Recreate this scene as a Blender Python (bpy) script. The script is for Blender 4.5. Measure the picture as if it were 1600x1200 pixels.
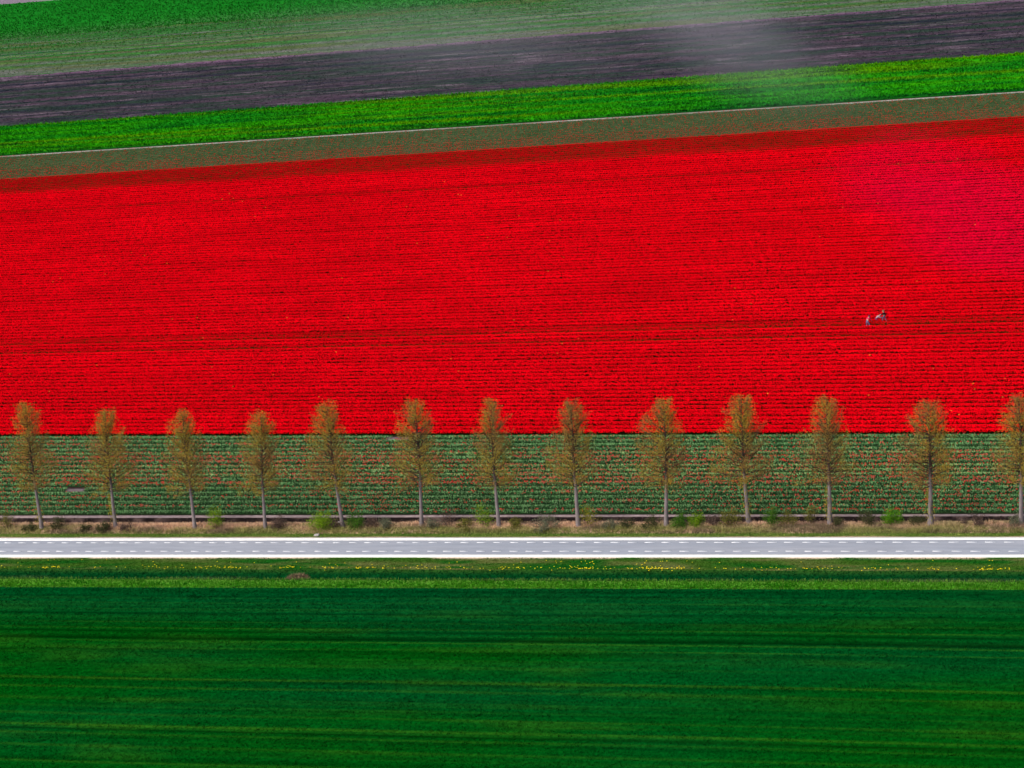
import bpy, math, random
import numpy as np

# ------------------------------------------------------------------ camera, sky, sun, exposure
S = bpy.context.scene
COL = S.collection
for o in list(bpy.data.objects):
    bpy.data.objects.remove(o)

def unit(v):
    v = np.asarray(v, float)
    return v / np.linalg.norm(v)

PITCH, ROLL, AZ = 0.33017, -0.132611, -0.321036
fw = np.array([math.sin(AZ)*math.cos(PITCH), math.cos(AZ)*math.cos(PITCH), -math.sin(PITCH)])
rt = np.array([math.cos(AZ), -math.sin(AZ), 0.0])
up = np.cross(rt, fw)
R_ = math.cos(ROLL)*rt + math.sin(ROLL)*up
U_ = -math.sin(ROLL)*rt + math.cos(ROLL)*up
from mathutils import Matrix, Vector
cam_d = bpy.data.cameras.new('camera')
cam = bpy.data.objects.new('camera', cam_d)
COL.objects.link(cam)
m = Matrix.Identity(4)
for i in range(3):
    m[i][0], m[i][1], m[i][2] = R_[i], U_[i], -fw[i]
m[0][3], m[1][3], m[2][3] = 78.037, -226.794, 101.886
cam.matrix_world = m
cam_d.sensor_fit = 'HORIZONTAL'
cam_d.sensor_width = 36.0
cam_d.lens = 3540.4/1600*36.0
cam_d.clip_start = 1.0
cam_d.clip_end = 20000
S.camera = cam

SUN_DIR = unit((-0.50, -0.55, 0.85))            # towards the sun: behind the camera's left shoulder, veiled by high cloud
el = math.asin(SUN_DIR[2]); az = math.atan2(SUN_DIR[0], SUN_DIR[1])
W = bpy.data.worlds.new('World'); S.world = W
W.use_nodes = True
wn = W.node_tree.nodes; wl = W.node_tree.links
bg = wn['Background']
sky = wn.new('ShaderNodeTexSky')
sky.sky_type = 'NISHITA'; sky.sun_disc = False
sky.sun_elevation = el; sky.sun_rotation = az
sky.dust_density = 6.0; sky.air_density = 1.0; sky.ozone_density = 1.0
wl.new(sky.outputs[0], bg.inputs[0])
bg.inputs[1].default_value = 0.10
sd = bpy.data.lights.new('sun', 'SUN')
sd.energy = 1.5; sd.angle = math.radians(50); sd.color = (1.0, 0.96, 0.9)
sun = bpy.data.objects.new('sun', sd); COL.objects.link(sun)
sun.rotation_euler = Vector(-SUN_DIR).to_track_quat('-Z', 'Y').to_euler()
sun.location = (0, 0, 300)
S.view_settings.view_transform = 'Standard'
S.view_settings.look = 'None'
S.view_settings.exposure = 0.8
S.view_settings.gamma = 1.0
S.view_settings.use_curve_mapping = False

# ------------------------------------------------------------------ noise, colours, mesh helpers
rng = np.random.default_rng(11)

def srgb(r, g, b, k=1.0):
    c = np.array([r, g, b], float)/255.0
    c = np.where(c <= 0.04045, c/12.92, ((c+0.055)/1.055)**2.4)
    return c*k

def _hash(ix, iy, seed):
    h = (ix.astype(np.int64)*374761393 + iy.astype(np.int64)*668265263 + seed*982451653) & 0x7fffffff
    h = ((h ^ (h >> 13))*1274126177) & 0x7fffffff
    h = (h ^ (h >> 16)) & 0xffff
    return h/65535.0

def noise(x, y, seed=0):
    x = np.asarray(x, float); y = np.asarray(y, float)
    x, y = np.broadcast_arrays(x, y)
    ix = np.floor(x); iy = np.floor(y)
    fx = x-ix; fy = y-iy
    fx = fx*fx*(3-2*fx); fy = fy*fy*(3-2*fy)
    a = _hash(ix, iy, seed); b = _hash(ix+1, iy, seed)
    c = _hash(ix, iy+1, seed); d = _hash(ix+1, iy+1, seed)
    return (a*(1-fx)+b*fx)*(1-fy) + (c*(1-fx)+d*fx)*fy

def fbm(x, y, seed=0, oct=3):
    s = 0; a = 0.5; t = 0
    for k in range(oct):
        s = s + a*noise(np.asarray(x)*2**k, np.asarray(y)*2**k, seed+k*17); t += a; a *= 0.5
    return s/t

def mix(a, b, t):
    t = np.clip(np.asarray(t, float), 0, 1)[..., None]
    return np.asarray(a)*(1-t) + np.asarray(b)*t

def sstep(a, b, x):
    t = np.clip((np.asarray(x, float)-a)/(b-a), 0, 1)
    return t*t*(3-2*t)

def make_mesh(name, V, faces, mats, cols=None, smooth=False):
    """faces: list of (int array (n,3) or (n,4), material index)."""
    me = bpy.data.meshes.new(name)
    V = np.asarray(V, np.float32)
    me.vertices.add(len(V)); me.vertices.foreach_set('co', V.ravel())
    loops = np.concatenate([np.asarray(f, np.int32).ravel() for f, _ in faces])
    tot = np.concatenate([np.full(len(f), np.asarray(f).shape[1], np.int32) for f, _ in faces])
    mi = np.concatenate([np.full(len(f), i, np.int32) for f, i in faces])
    st = np.concatenate([[0], np.cumsum(tot)[:-1]]).astype(np.int32)
    me.loops.add(len(loops)); me.loops.foreach_set('vertex_index', loops)
    me.polygons.add(len(tot)); me.polygons.foreach_set('loop_start', st)
    me.polygons.foreach_set('loop_total', tot)
    me.polygons.foreach_set('material_index', mi)
    if smooth:
        me.polygons.foreach_set('use_smooth', np.ones(len(tot), bool))
    for mt in (mats if isinstance(mats, (list, tuple)) else [mats]):
        me.materials.append(mt)
    if cols is not None:
        a = me.attributes.new('Col', 'FLOAT_COLOR', 'POINT')
        c = np.ones((len(V), 4), np.float32); c[:, :3] = cols
        a.data.foreach_set('color', c.ravel())
    me.update(calc_edges=True)
    me.validate()
    return me

def link(name, me, parent=None, loc=None):
    o = bpy.data.objects.new(name, me); COL.objects.link(o)
    if parent is not None: o.parent = parent
    if loc is not None: o.location = loc
    return o

def thing(o, label, cat, group=None):
    o['label'] = label; o['category'] = cat
    if group: o['group'] = group
    return o

def empty(name, loc, label, cat, group=None):
    o = bpy.data.objects.new(name, None); COL.objects.link(o); o.location = loc
    o.empty_display_size = 0.5
    return thing(o, label, cat, group)

class MB:
    """Collects vertices, faces and colours of several primitives."""
    def __init__(self): self.V = []; self.F = []; self.C = []; self.n = 0
    def add(self, V, F, C):
        V = np.asarray(V, float); F = np.asarray(F, int)
        self.V.append(V); self.F.append(F+self.n)
        C = np.asarray(C, float)
        self.C.append(np.broadcast_to(C, (len(V), 3)) if C.ndim == 1 else C)
        self.n += len(V)
    def mesh(self, name, mat, smooth=False):
        tri = [f for f in self.F if f.shape[1] == 3]; quad = [f for f in self.F if f.shape[1] == 4]
        fs = []
        if tri: fs.append((np.concatenate(tri), 0))
        if quad: fs.append((np.concatenate(quad), 0))
        return make_mesh(name, np.concatenate(self.V), fs, mat, np.concatenate(self.C), smooth)
    def tube(self, P, r, C, sides=6, cap=True):
        P = np.asarray(P, float); n = len(P); r = np.broadcast_to(r, n)
        T = np.gradient(P, axis=0); T /= np.linalg.norm(T, axis=1)[:, None]
        ref = np.array([1., 0, 0]) if abs(T[0][0]) < .8 else np.array([0, 1., 0])
        A = np.cross(T, ref); A /= np.linalg.norm(A, axis=1)[:, None]; B = np.cross(T, A)
        a = np.arange(sides)*2*math.pi/sides
        V = P[:, None, :] + r[:, None, None]*(np.cos(a)[None, :, None]*A[:, None, :]+np.sin(a)[None, :, None]*B[:, None, :])
        F = []
        for i in range(n-1):
            for k in range(sides):
                F.append((i*sides+k, i*sides+(k+1) % sides, (i+1)*sides+(k+1) % sides, (i+1)*sides+k))
        C = np.asarray(C, float)
        if C.ndim == 2: C = np.repeat(C, sides, axis=0)
        self.add(V.reshape(-1, 3), F, C)
        if cap:
            c0 = self.n-n*sides
            self.F.append(np.array([[c0+(n-1)*sides, c0+(n-1)*sides+k, c0+(n-1)*sides+k+1] for k in range(1, sides-1)]))

def vc_mat(name, rough=0.85, spec=0.15, var=0.25, scale=3.0, translucent=0.0, stretch=(1, 1, 1), bump=0.0, bscale=20.0):
    """Base colour from the mesh's own colour attribute, broken up by fine noise in world space."""
    mt = bpy.data.materials.new(name); mt.use_nodes = True
    n = mt.node_tree.nodes; l = mt.node_tree.links
    bs = n['Principled BSDF']; out = n['Material Output']
    at = n.new('ShaderNodeAttribute'); at.attribute_name = 'Col'
    geo = n.new('ShaderNodeNewGeometry')
    mp = n.new('ShaderNodeMapping'); mp.inputs['Scale'].default_value = stretch
    l.new(geo.outputs['Position'], mp.inputs['Vector'])
    nz = n.new('ShaderNodeTexNoise'); nz.inputs['Scale'].default_value = scale; nz.inputs['Detail'].default_value = 4
    l.new(mp.outputs[0], nz.inputs['Vector'])
    mr = n.new('ShaderNodeMapRange'); mr.inputs[1].default_value = .25; mr.inputs[2].default_value = .75
    mr.inputs[3].default_value = 1-var; mr.inputs[4].default_value = 1+var
    l.new(nz.outputs[0], mr.inputs[0])
    mu = n.new('ShaderNodeVectorMath'); mu.operation = 'SCALE'
    l.new(at.outputs['Color'], mu.inputs[0]); l.new(mr.outputs[0], mu.inputs['Scale'])
    l.new(mu.outputs[0], bs.inputs['Base Color'])
    bs.inputs['Roughness'].default_value = rough
    bs.inputs['Specular IOR Level'].default_value = spec
    if bump:
        nb = n.new('ShaderNodeTexNoise'); nb.inputs['Scale'].default_value = bscale; nb.inputs['Detail'].default_value = 3
        l.new(mp.outputs[0], nb.inputs['Vector'])
        bp = n.new('ShaderNodeBump'); bp.inputs['Strength'].default_value = bump; bp.inputs['Distance'].default_value = 0.1
        l.new(nb.outputs[0], bp.inputs['Height']); l.new(bp.outputs[0], bs.inputs['Normal'])
    if translucent:
        tr = n.new('ShaderNodeBsdfTranslucent'); l.new(mu.outputs[0], tr.inputs['Color'])
        ms = n.new('ShaderNodeMixShader'); ms.inputs[0].default_value = translucent
        l.new(bs.outputs[0], ms.inputs[1]); l.new(tr.outputs[0], ms.inputs[2]); l.new(ms.outputs[0], out.inputs['Surface'])
    return mt, mu

M_soil, _ = vc_mat('soil', 1, .0, .35, 1.6, bump=.6, bscale=6)
M_grass, _ = vc_mat('grass_blades', 1, .0, .25, 2.0, translucent=.25)
M_turf, _ = vc_mat('turf', 1, .0, .35, 2.5, bump=.5, bscale=8)
M_leaf, _ = vc_mat('leaf', 1, .0, .15, 2.0, translucent=.3)
M_bark, _ = vc_mat('bark', .9, .1, .3, 3.0, stretch=(1, 1, .3), bump=.4, bscale=12)
M_crop, _ = vc_mat('crop', 1, .0, .38, 2.6, translucent=.15)
M_far, _ = vc_mat('far_crop', 1, .0, .35, .8, stretch=(.25, 1, 1), bump=.5, bscale=2)
M_asph, _ = vc_mat('asphalt', .9, .2, .12, 1.5, stretch=(.12, 1, 1), bump=.1, bscale=40)
M_paint, _ = vc_mat('road_paint', .7, .2, .08, 4.0)
M_conc, _ = vc_mat('concrete_edging', .8, .2, .10, 1.5)
M_stone, _ = vc_mat('stone', .9, .2, .3, 6.0, bump=.4)
M_cloth, _ = vc_mat('cloth', .9, .1, .1, 9.0)
M_skin, _ = vc_mat('skin', .6, .3, .06, 20.0)
M_dand, _ = vc_mat('dandelion', .7, .1, .12, 4.0)
M_path, _ = vc_mat('sandy_path', 1, .0, .3, 1.2, bump=.3)

# petals: the flower's own colour, with a veil of haze painted in pink over part of the field
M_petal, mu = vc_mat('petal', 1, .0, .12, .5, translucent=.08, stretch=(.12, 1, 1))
def pink_haze(mt, mu):
    n = mt.node_tree.nodes; l = mt.node_tree.links
    geo = n.new('ShaderNodeNewGeometry')
    sp = n.new('ShaderNodeSeparateXYZ'); l.new(geo.outputs['Position'], sp.inputs[0])
    def mth(op, a, b=None):
        k = n.new('ShaderNodeMath'); k.operation = op
        for i, v in enumerate((a, b)):
            if v is None: continue
            if isinstance(v, (int, float)): k.inputs[i].default_value = v
            else: l.new(v, k.inputs[i])
        return k.outputs[0]
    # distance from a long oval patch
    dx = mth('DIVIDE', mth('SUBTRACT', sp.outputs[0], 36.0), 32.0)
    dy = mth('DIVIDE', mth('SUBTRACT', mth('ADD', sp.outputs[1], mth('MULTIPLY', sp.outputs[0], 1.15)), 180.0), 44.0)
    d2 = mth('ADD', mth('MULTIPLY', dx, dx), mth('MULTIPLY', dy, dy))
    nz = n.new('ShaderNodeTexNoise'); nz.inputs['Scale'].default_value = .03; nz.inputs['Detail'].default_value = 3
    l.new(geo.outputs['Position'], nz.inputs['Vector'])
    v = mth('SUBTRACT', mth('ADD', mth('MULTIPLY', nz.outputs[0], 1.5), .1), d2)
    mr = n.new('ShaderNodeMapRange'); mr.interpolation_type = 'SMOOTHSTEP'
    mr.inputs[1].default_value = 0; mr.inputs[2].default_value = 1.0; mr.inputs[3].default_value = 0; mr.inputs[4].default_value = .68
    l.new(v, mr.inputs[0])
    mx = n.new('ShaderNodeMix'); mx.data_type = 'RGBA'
    # uneven growth: broad, faint differences in the strength of the red
    mp2 = n.new('ShaderNodeMapping'); mp2.inputs['Scale'].default_value = (.35, 1, 1); l.new(geo.outputs['Position'], mp2.inputs['Vector'])
    n2 = n.new('ShaderNodeTexNoise'); n2.inputs['Scale'].default_value = .09; n2.inputs['Detail'].default_value = 5; l.new(mp2.outputs[0], n2.inputs['Vector'])
    m2 = n.new('ShaderNodeMapRange'); m2.inputs[1].default_value = .3; m2.inputs[2].default_value = .7; m2.inputs[3].default_value = .90; m2.inputs[4].default_value = 1.08
    l.new(n2.outputs[0], m2.inputs[0])
    sc2 = n.new('ShaderNodeVectorMath'); sc2.operation = 'SCALE'; l.new(mu.outputs[0], sc2.inputs[0]); l.new(m2.outputs[0], sc2.inputs['Scale'])
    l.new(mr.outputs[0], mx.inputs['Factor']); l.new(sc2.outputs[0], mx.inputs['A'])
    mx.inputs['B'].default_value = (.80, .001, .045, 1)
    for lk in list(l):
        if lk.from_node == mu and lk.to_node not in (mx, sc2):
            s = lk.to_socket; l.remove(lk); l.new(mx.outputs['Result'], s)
pink_haze(M_petal, mu)

# ------------------------------------------------------------------ the ground, strip by strip
# every boundary is a nearly straight line  Y = y0 + slope * X
BND = dict(corner=(419.7, -.032), AB=(360.9, -.0178), BC=(308.5, .0177), CD=(249.3, .0304), path_far=(215.0, .0091),
           path=(213.4, .0091), red_far=(192.9, .0148), red_front=(34.96, -.0415), soil_far=(9.45, -.0133),
           soil=(8.55, -.0116), trench=(7.2, -.0108), verge_far=(4.07, -.0093), road_far=(2.82, -.0074),
           asph_far=(2.085, -.0067), asph_near=(-1.861, -.0039), road_near=(-2.616, -.0030), lip=(-6.05, -.0046),
           ditch=(-8.9, -.0033), wheat=(-11.0, .0006))
def Y(b, X):
    y0, s = BND[b]
    return y0 + s*np.clip(X, -420, 150)

def xs_grid(x0, x1, dx, reach=3500):
    a = np.arange(x0, x1+dx*.5, dx)
    return np.concatenate([[-reach, -1500, -700], a, [450, 1200, reach]]) if reach else a

def strip(name, fa, fb, ny, xs, zfun, cfun, mat, smooth=False):
    """sheet between two lines; fa, fb give Y for X; t runs from 0 (near) to 1 (far)."""
    t = np.linspace(0, 1, ny+1)
    X, T = np.meshgrid(xs, t)
    ya = fa(X); yb = fb(X)
    YY = ya*(1-T)+yb*T
    Z = zfun(X, YY, T)
    C = cfun(X, YY, T)
    nx = len(xs)
    i = np.arange(ny)[:, None]*nx+np.arange(nx-1)[None, :]
    F = np.stack([i, i+1, i+1+nx, i+nx], -1).reshape(-1, 4)
    V = np.stack([X, YY, Z], -1).reshape(-1, 3)
    return make_mesh(name, V, [(F, 0)], mat, C.reshape(-1, 3), smooth)

def structure(name, me, parent=None):
    o = link(name, me, parent)
    if parent is None: o['kind'] = 'structure'
    return o

zero = lambda X, YY, T: X*0
SOIL = srgb(96, 82, 84, .8); SOIL_D = srgb(56, 46, 44, .8); TURF = srgb(58, 92, 30, .8); TURF_SHADE = srgb(4, 66, 28, .7)
WHEAT = srgb(0, 84, 14, .6); WHEAT_B = srgb(0, 82, 34, .6); WHEAT_Y = srgb(64, 126, 24, .6)
xs_f = xs_grid(-120, 110, 1.0)
xs_m = xs_grid(-200, 110, 2.0)

# rows of paler, hungrier plants and the wheel tracks that run the length of the near field
PALE = [(-15.0, .35, .35), (-16.6, .3, .3), (-19.9, .25, .5), (-21.4, .3, .6), (-24.6, .35, .8), (-26.2, .3, .7), (-33.4, .5, .9),
        (-35.4, .35, .5), (-37.9, .5, .3), (-41.2, .45, .5), (-43.6, .5, .9), (-45.4, .4, .5), (-47.8, .5, .6), (-51, .5, .8), (-55, .5, .6), (-60, .6, .7)]
TRACK = [(-22.1, .28), (-23.8, .34), (-17.6, .15), (-44.4, .18), (-58.0, .25), (-59.8, .25)]
def wheat_col(X, YY, seed=3):
    wob = (noise(X*.03, YY*0+5, 21)-.5)*.7
    yy = YY+wob + .006*np.clip(X, -150, 150)
    c = mix(WHEAT, WHEAT_B, sstep(.25, .85, fbm(X*.018, YY*.11, 5))*.8)
    c = mix(c, WHEAT_Y, .2*sstep(.5, .85, fbm(X*.07, YY*.5, 6)))
    # bluish darker belt along the field margin
    c = mix(c, srgb(0, 80, 38, .6), .7*(1-sstep(3, 12, -11-YY)))
    c = mix(c, WHEAT_Y, .10*sstep(.5, .95, noise(X*.012, yy*2.7, 8)))
    c = c*(1-.18*sstep(.62, .95, noise(X*.02, yy*3.1, 81)))[..., None]
    c = c*(.80+.4*noise(X*1.1, YY*2.6, 82))[..., None]
    c = c*(1.06-.30*sstep(.55, .9, noise(X*.006, yy*1.5, 83)))[..., None]*(1.05-.16*noise(X*.01, yy*5.5, 84))[..., None]
    for y0, w, k in PALE:
        c = mix(c, WHEAT_Y, k*.6*np.exp(-((yy-y0)/(w*.4))**2)*(.35+.9*noise(X*.06, YY*0+y0, 9)))
    return c
def wheat_track(X, YY):
    wob = (noise(X*.03, YY*0+5, 21)-.5)*.7
    yy = YY+wob + .006*np.clip(X, -150, 150)
    t = 0*X
    for y0, w in TRACK:
        t = np.maximum(t, np.exp(-((yy-y0)/w)**2))
    return t

me = strip('wheat_ground', lambda X: X*0-3500, lambda X: Y('wheat', X), 1, xs_grid(-120, 110, 20), lambda X, YY, T: X*0-.02,
           lambda X, YY, T: mix(WHEAT*.8, WHEAT_B*.8, T), M_turf)
structure('ground', me)
me = strip('margin', lambda X: Y('wheat', X), lambda X: Y('ditch', X), 6, xs_f, lambda X, YY, T: .05*T-.02+.06*(noise(X*.7, YY*2, 3)-.5),
           lambda X, YY, T: mix(srgb(56, 134, 22, .8), srgb(96, 142, 52, .8), T), M_turf)
structure('grass_margin', me)
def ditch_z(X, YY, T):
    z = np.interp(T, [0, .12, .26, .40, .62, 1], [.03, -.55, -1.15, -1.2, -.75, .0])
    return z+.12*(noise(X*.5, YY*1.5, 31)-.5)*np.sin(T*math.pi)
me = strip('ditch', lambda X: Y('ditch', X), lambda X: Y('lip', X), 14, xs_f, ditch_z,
           lambda X, YY, T: mix(mix(TURF_SHADE, srgb(96, 92, 74, .6), sstep(.5, .8, fbm(X*.12, YY*.8, 33))*(1-sstep(.55, .8, T))), TURF, sstep(.8, 1, T)*.5), M_turf)  # shade of the bank put into the dark turf colour
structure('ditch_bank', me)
def verge_c(X, YY, T):
    c = mix(TURF, srgb(96, 104, 58, .8), sstep(.4, .7, fbm(X*.12, YY*.9, 35)))
    c = mix(c, srgb(24, 88, 24, .8), sstep(.45, .7, fbm(X*.2, YY*1.3, 36)))
    sand = sstep(.84, .95, T)*sstep(.40, .58, fbm(X*.18, YY*0, 37))
    return mix(c, srgb(190, 172, 148, .8), sand)
me = strip('verge_near', lambda X: Y('lip', X), lambda X: Y('road_near', X), 12, xs_f,
           lambda X, YY, T: .05*(noise(X*.8, YY*2, 38)-.5)*np.sin(T*math.pi), verge_c, M_turf)
structure('verge', me)
me = strip('verge_far', lambda X: Y('road_far', X), lambda X: Y('verge_far', X), 6, xs_f,
           lambda X, YY, T: .05*(noise(X*.8, YY*2, 39)-.5)*np.sin(T*math.pi),
           lambda X, YY, T: mix(srgb(178, 150, 130, .8), mix(TURF, srgb(96, 118, 52, .8), fbm(X*.2, YY, 40)), sstep(.0, .22, T-.2*noise(X*.6, YY*0, 42))), M_turf)
structure('verge', me)
me = strip('rough_ground', lambda X: Y('verge_far', X), lambda X: Y('trench', X), 10, xs_f,
           lambda X, YY, T: .16*np.sin(T*math.pi)+.1*(fbm(X*.4, YY, 43)-.5)*np.sin(T*math.pi),
           lambda X, YY, T: mix(srgb(184, 152, 126, .85), srgb(112, 112, 72, .8), sstep(.35, .65, fbm(X*.15, YY*.7, 44))), M_turf)
structure('rough_grass_bank', me)
def trench_z(X, YY, T):
    return np.interp(T, [0, .2, .35, .75, .93, 1], [.0, -.4, -.65, -.65, -.02, .1])+.14*(fbm(X*1.3, YY*3, 45)-.5)*np.sin(T*math.pi)
me = strip('trench', lambda X: Y('trench', X), lambda X: Y('soil', X), 12, xs_grid(-120, 110, .5), trench_z,
           lambda X, YY, T: mix(srgb(40, 33, 33, .7), srgb(120, 100, 96, .8), sstep(.5, .8, fbm(X*.7, YY*2, 46))*.7), M_soil)  # shadow in the trench painted as darker soil
structure('field_trench', me)
me = strip('soil_strip', lambda X: Y('soil', X), lambda X: Y('soil_far', X), 5, xs_f,
           lambda X, YY, T: .1*(1-T)+.02+.05*(noise(X*1.5, YY*4, 47)-.5)*np.sin(T*math.pi),
           lambda X, YY, T: mix(srgb(176, 158, 158, .8), srgb(136, 118, 116, .8), fbm(X*.4, YY*2, 48)), M_soil)
structure('soil_strip', me)
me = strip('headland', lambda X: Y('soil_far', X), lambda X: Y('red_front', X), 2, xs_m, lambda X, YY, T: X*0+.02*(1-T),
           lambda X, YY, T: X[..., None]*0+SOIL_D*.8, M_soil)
structure('field_soil', me)
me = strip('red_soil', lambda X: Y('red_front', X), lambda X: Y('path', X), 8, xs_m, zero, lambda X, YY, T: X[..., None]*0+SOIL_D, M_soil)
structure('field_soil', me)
me = strip('farm_path', lambda X: Y('path', X), lambda X: Y('path_far', X), 2, xs_grid(-260, 110, 2), lambda X, YY, T: .05*np.sin(T*math.pi),
           lambda X, YY, T: mix(srgb(158, 158, 148, .75), srgb(112, 116, 100, .75), sstep(.4, .8, fbm(X*.08, YY, 51))), M_path)
structure('path', me)
me = strip('green_soil', lambda X: Y('path_far', X), lambda X: Y('CD', X), 1, xs_grid(-260, 110, 10), zero, lambda X, YY, T: X[..., None]*0+srgb(18, 70, 14, .7), M_far)
structure('green_field_ground', me)
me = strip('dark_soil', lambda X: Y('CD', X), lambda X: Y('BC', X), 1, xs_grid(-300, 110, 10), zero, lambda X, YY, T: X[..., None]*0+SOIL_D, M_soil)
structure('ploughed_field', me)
me = strip('mottled_soil', lambda X: Y('BC', X), lambda X: Y('AB', X), 1, xs_grid(-300, 110, 10), zero, lambda X, YY, T: X[..., None]*0+srgb(70, 78, 62, .8), M_soil)
structure('seedling_field_ground', me)
me = strip('far_green', lambda X: Y('AB', X), lambda X: Y('corner', X), 60, xs_grid(-380, 60, 2.0),
           lambda X, YY, T: .5*(fbm(X*.25, YY*.7, 52)-.5)*np.sin(T*math.pi),
           lambda X, YY, T: mix(mix(srgb(18, 118, 26, .62), srgb(30, 136, 40, .62), fbm(X*.05, YY*.3, 53)), srgb(74, 120, 70, .7), (1-sstep(.0, .35, T+.2*(noise(X*.02, YY*.3, 54)-.5)))*.6), M_far)
structure('far_green_field', me)
me = strip('far_ground', lambda X: Y('corner', X), lambda X: X*0+3500, 1, xs_grid(-380, 60, 20), zero, lambda X, YY, T: mix(srgb(128, 118, 130, .8), srgb(90, 110, 80, .7), T), M_soil)
structure('far_ground', me)

# ------------------------------------------------------------------ ridged and ploughed fields far back
def ridged(name, fa, fb, nrow, x0, x1, dx, h, rowcol, mat, hn=.4):
    xs = np.arange(x0, x1, dx)
    prof_t = np.array([.0, .3, .5, .7]); prof_z = np.array([0, .85, 1., .85])
    T = (np.arange(nrow)[:, None]+prof_t[None, :]).ravel()/nrow
    Pz = np.tile(prof_z, nrow)
    X, TT = np.meshgrid(xs, T)
    YY = fa(X)*(1-TT)+fb(X)*TT
    row = np.repeat(np.arange(nrow), 4)[:, None]
    Z = .006+Pz[:, None]*h*(1+hn*(noise(X*.5, row*7.3+X*0, 60)*2-1)+.0)
    C = rowcol(X, YY, TT, row+X*0, Pz[:, None]+X*0)
    nx = len(xs); ny = len(T)
    i = np.arange(ny-1)[:, None]*nx+np.arange(nx-1)[None, :]
    F = np.stack([i, i+1, i+1+nx, i+nx], -1).reshape(-1, 4)
    return make_mesh(name, np.stack([X, YY, Z], -1).reshape(-1, 3), [(F, 0)], mat, C.reshape(-1, 3))

def dark_col(X, YY, T, row, P):
    a = srgb(72, 60, 74, .7); b = srgb(42, 58, 52, .7); cblue = srgb(36, 40, 54, .7)
    r1 = _hash(row, row*0, 61); 
    c = mix(a, b, sstep(.3, .7, .3*r1+.7*fbm(X*.06, row*.35, 62)))
    c = mix(c, cblue, sstep(.72, .86, _hash(row, row*0, 63))*.7*sstep(.2, .6, noise(X*.05, row, 67)))
    c = mix(c, srgb(106, 92, 106, .75), sstep(.7, .95, noise(X*.08, row*.9, 64))*.6)
    c = mix(c, srgb(108, 84, 108, .8), sstep(.93, .99, T)*.8)
    c = mix(c, cblue, np.exp(-((T-.80)/.014)**2)*.9); c = mix(c, cblue, np.exp(-((T-.70)/.014)**2)*.9)
    return c*(.62+.36*noise(X*.6, row*3.1, 65)+.36*noise(X*1.9, row*5.3, 66))[..., None]
o = link('furrow_rows', ridged('furrow_rows', lambda X: Y('CD', X), lambda X: Y('BC', X), 62, -260, 80, .7, .3, dark_col, M_soil))
thing(o, 'dark purple-brown ploughed field in low ridges beyond the bright green strip', 'ploughed field'); o['kind'] = 'stuff'

def mott_col(X, YY, T, row, P):
    g = srgb(50, 104, 50, .7); gr = srgb(94, 98, 92, .75); ol = srgb(84, 96, 58, .7)
    r1 = _hash(row, row*0, 71)
    c = mix(gr, g, sstep(.3, .7, .4*r1+.35*T+.45*fbm(X*.012, row*.4, 72)))
    c = mix(c, ol, sstep(.5, .8, noise(X*.02, row*.6, 73))*.8)
    c = mix(c, srgb(84, 140, 40, .75), sstep(.82, .95, _hash(row, row*0, 74))*.6)
    c = mix(c, srgb(16, 92, 40, .75), sstep(.9, .97, _hash(row, row*0, 78))*sstep(.4, .6, noise(X*.02, row, 79)))
    return c*(.75+.5*noise(X*.5, row*2.7, 75))[..., None]
o = link('seedling_rows', ridged('seedling_rows', lambda X: Y('BC', X)+.02, lambda X: Y('AB', X), 44, -300, 80, 1.5, .22, mott_col, M_soil))
thing(o, 'pale olive field of half-grown seedling rows at the top of the view', 'crop field'); o['kind'] = 'stuff'

# ------------------------------------------------------------------ grassy crops made of tufts
def tufts(n, X, YY, Z, C, h, w, blades=3, lean=.5, seed=1):
    """n tufts; each blade one tapering triangle."""
    r = np.random.default_rng(seed)
    N = n*blades
    k = np.repeat(np.arange(n), blades)
    a = r.uniform(0, 2*math.pi, N); hh = np.asarray(h)[k] if np.ndim(h) else h
    hh = hh*r.uniform(.7, 1.25, N); ww = (np.asarray(w)[k] if np.ndim(w) else w)*r.uniform(.7, 1.3, N)
    ln = lean*hh*r.uniform(.2, 1.2, N)
    bx = X[k]+r.normal(0, .05, N); by = YY[k]+r.normal(0, .05, N); bz = Z[k]-.02
    px = -np.sin(a); py = np.cos(a)
    tip = np.stack([bx+np.cos(a)*ln, by+np.sin(a)*ln, bz+hh], -1)
    A = np.stack([bx+px*ww/2, by+py*ww/2, bz], -1); B = np.stack([bx-px*ww/2, by-py*ww/2, bz], -1)
    V = np.stack([A, B, tip], 1).reshape(-1, 3)
    Cc = np.repeat(C[k]*r.uniform(.66, 1.34, N)[:, None], 3, axis=0)
    return V, np.arange(N*3).reshape(-1, 3), Cc

# winter wheat in front
NW = 150000
Xw = rng.uniform(-105, 95, NW); Yw = -11.2-48*rng.uniform(0, 1, NW)**1.0
Yw = np.round(Yw/.30)*.30+rng.normal(0, .05, NW)                    # drilled rows
keep = rng.uniform(0, 1, NW) > .93*wheat_track(Xw, Yw)
Xw, Yw = Xw[keep], Yw[keep]
hw = .22*(.75+.5*fbm(Xw*.15, Yw*.6, 91))*(1-.5*wheat_track(Xw, Yw))
V, F, C = tufts(len(Xw), Xw, Yw, Xw*0, wheat_col(Xw, Yw), hw, .085, 3, .75, 5)
o = link('wheat', make_mesh('wheat', V, [(F, 0)], M_crop, C))
thing(o, 'dense dark green young wheat filling the foreground below the ditch', 'wheat field'); o['kind'] = 'stuff'
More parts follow.
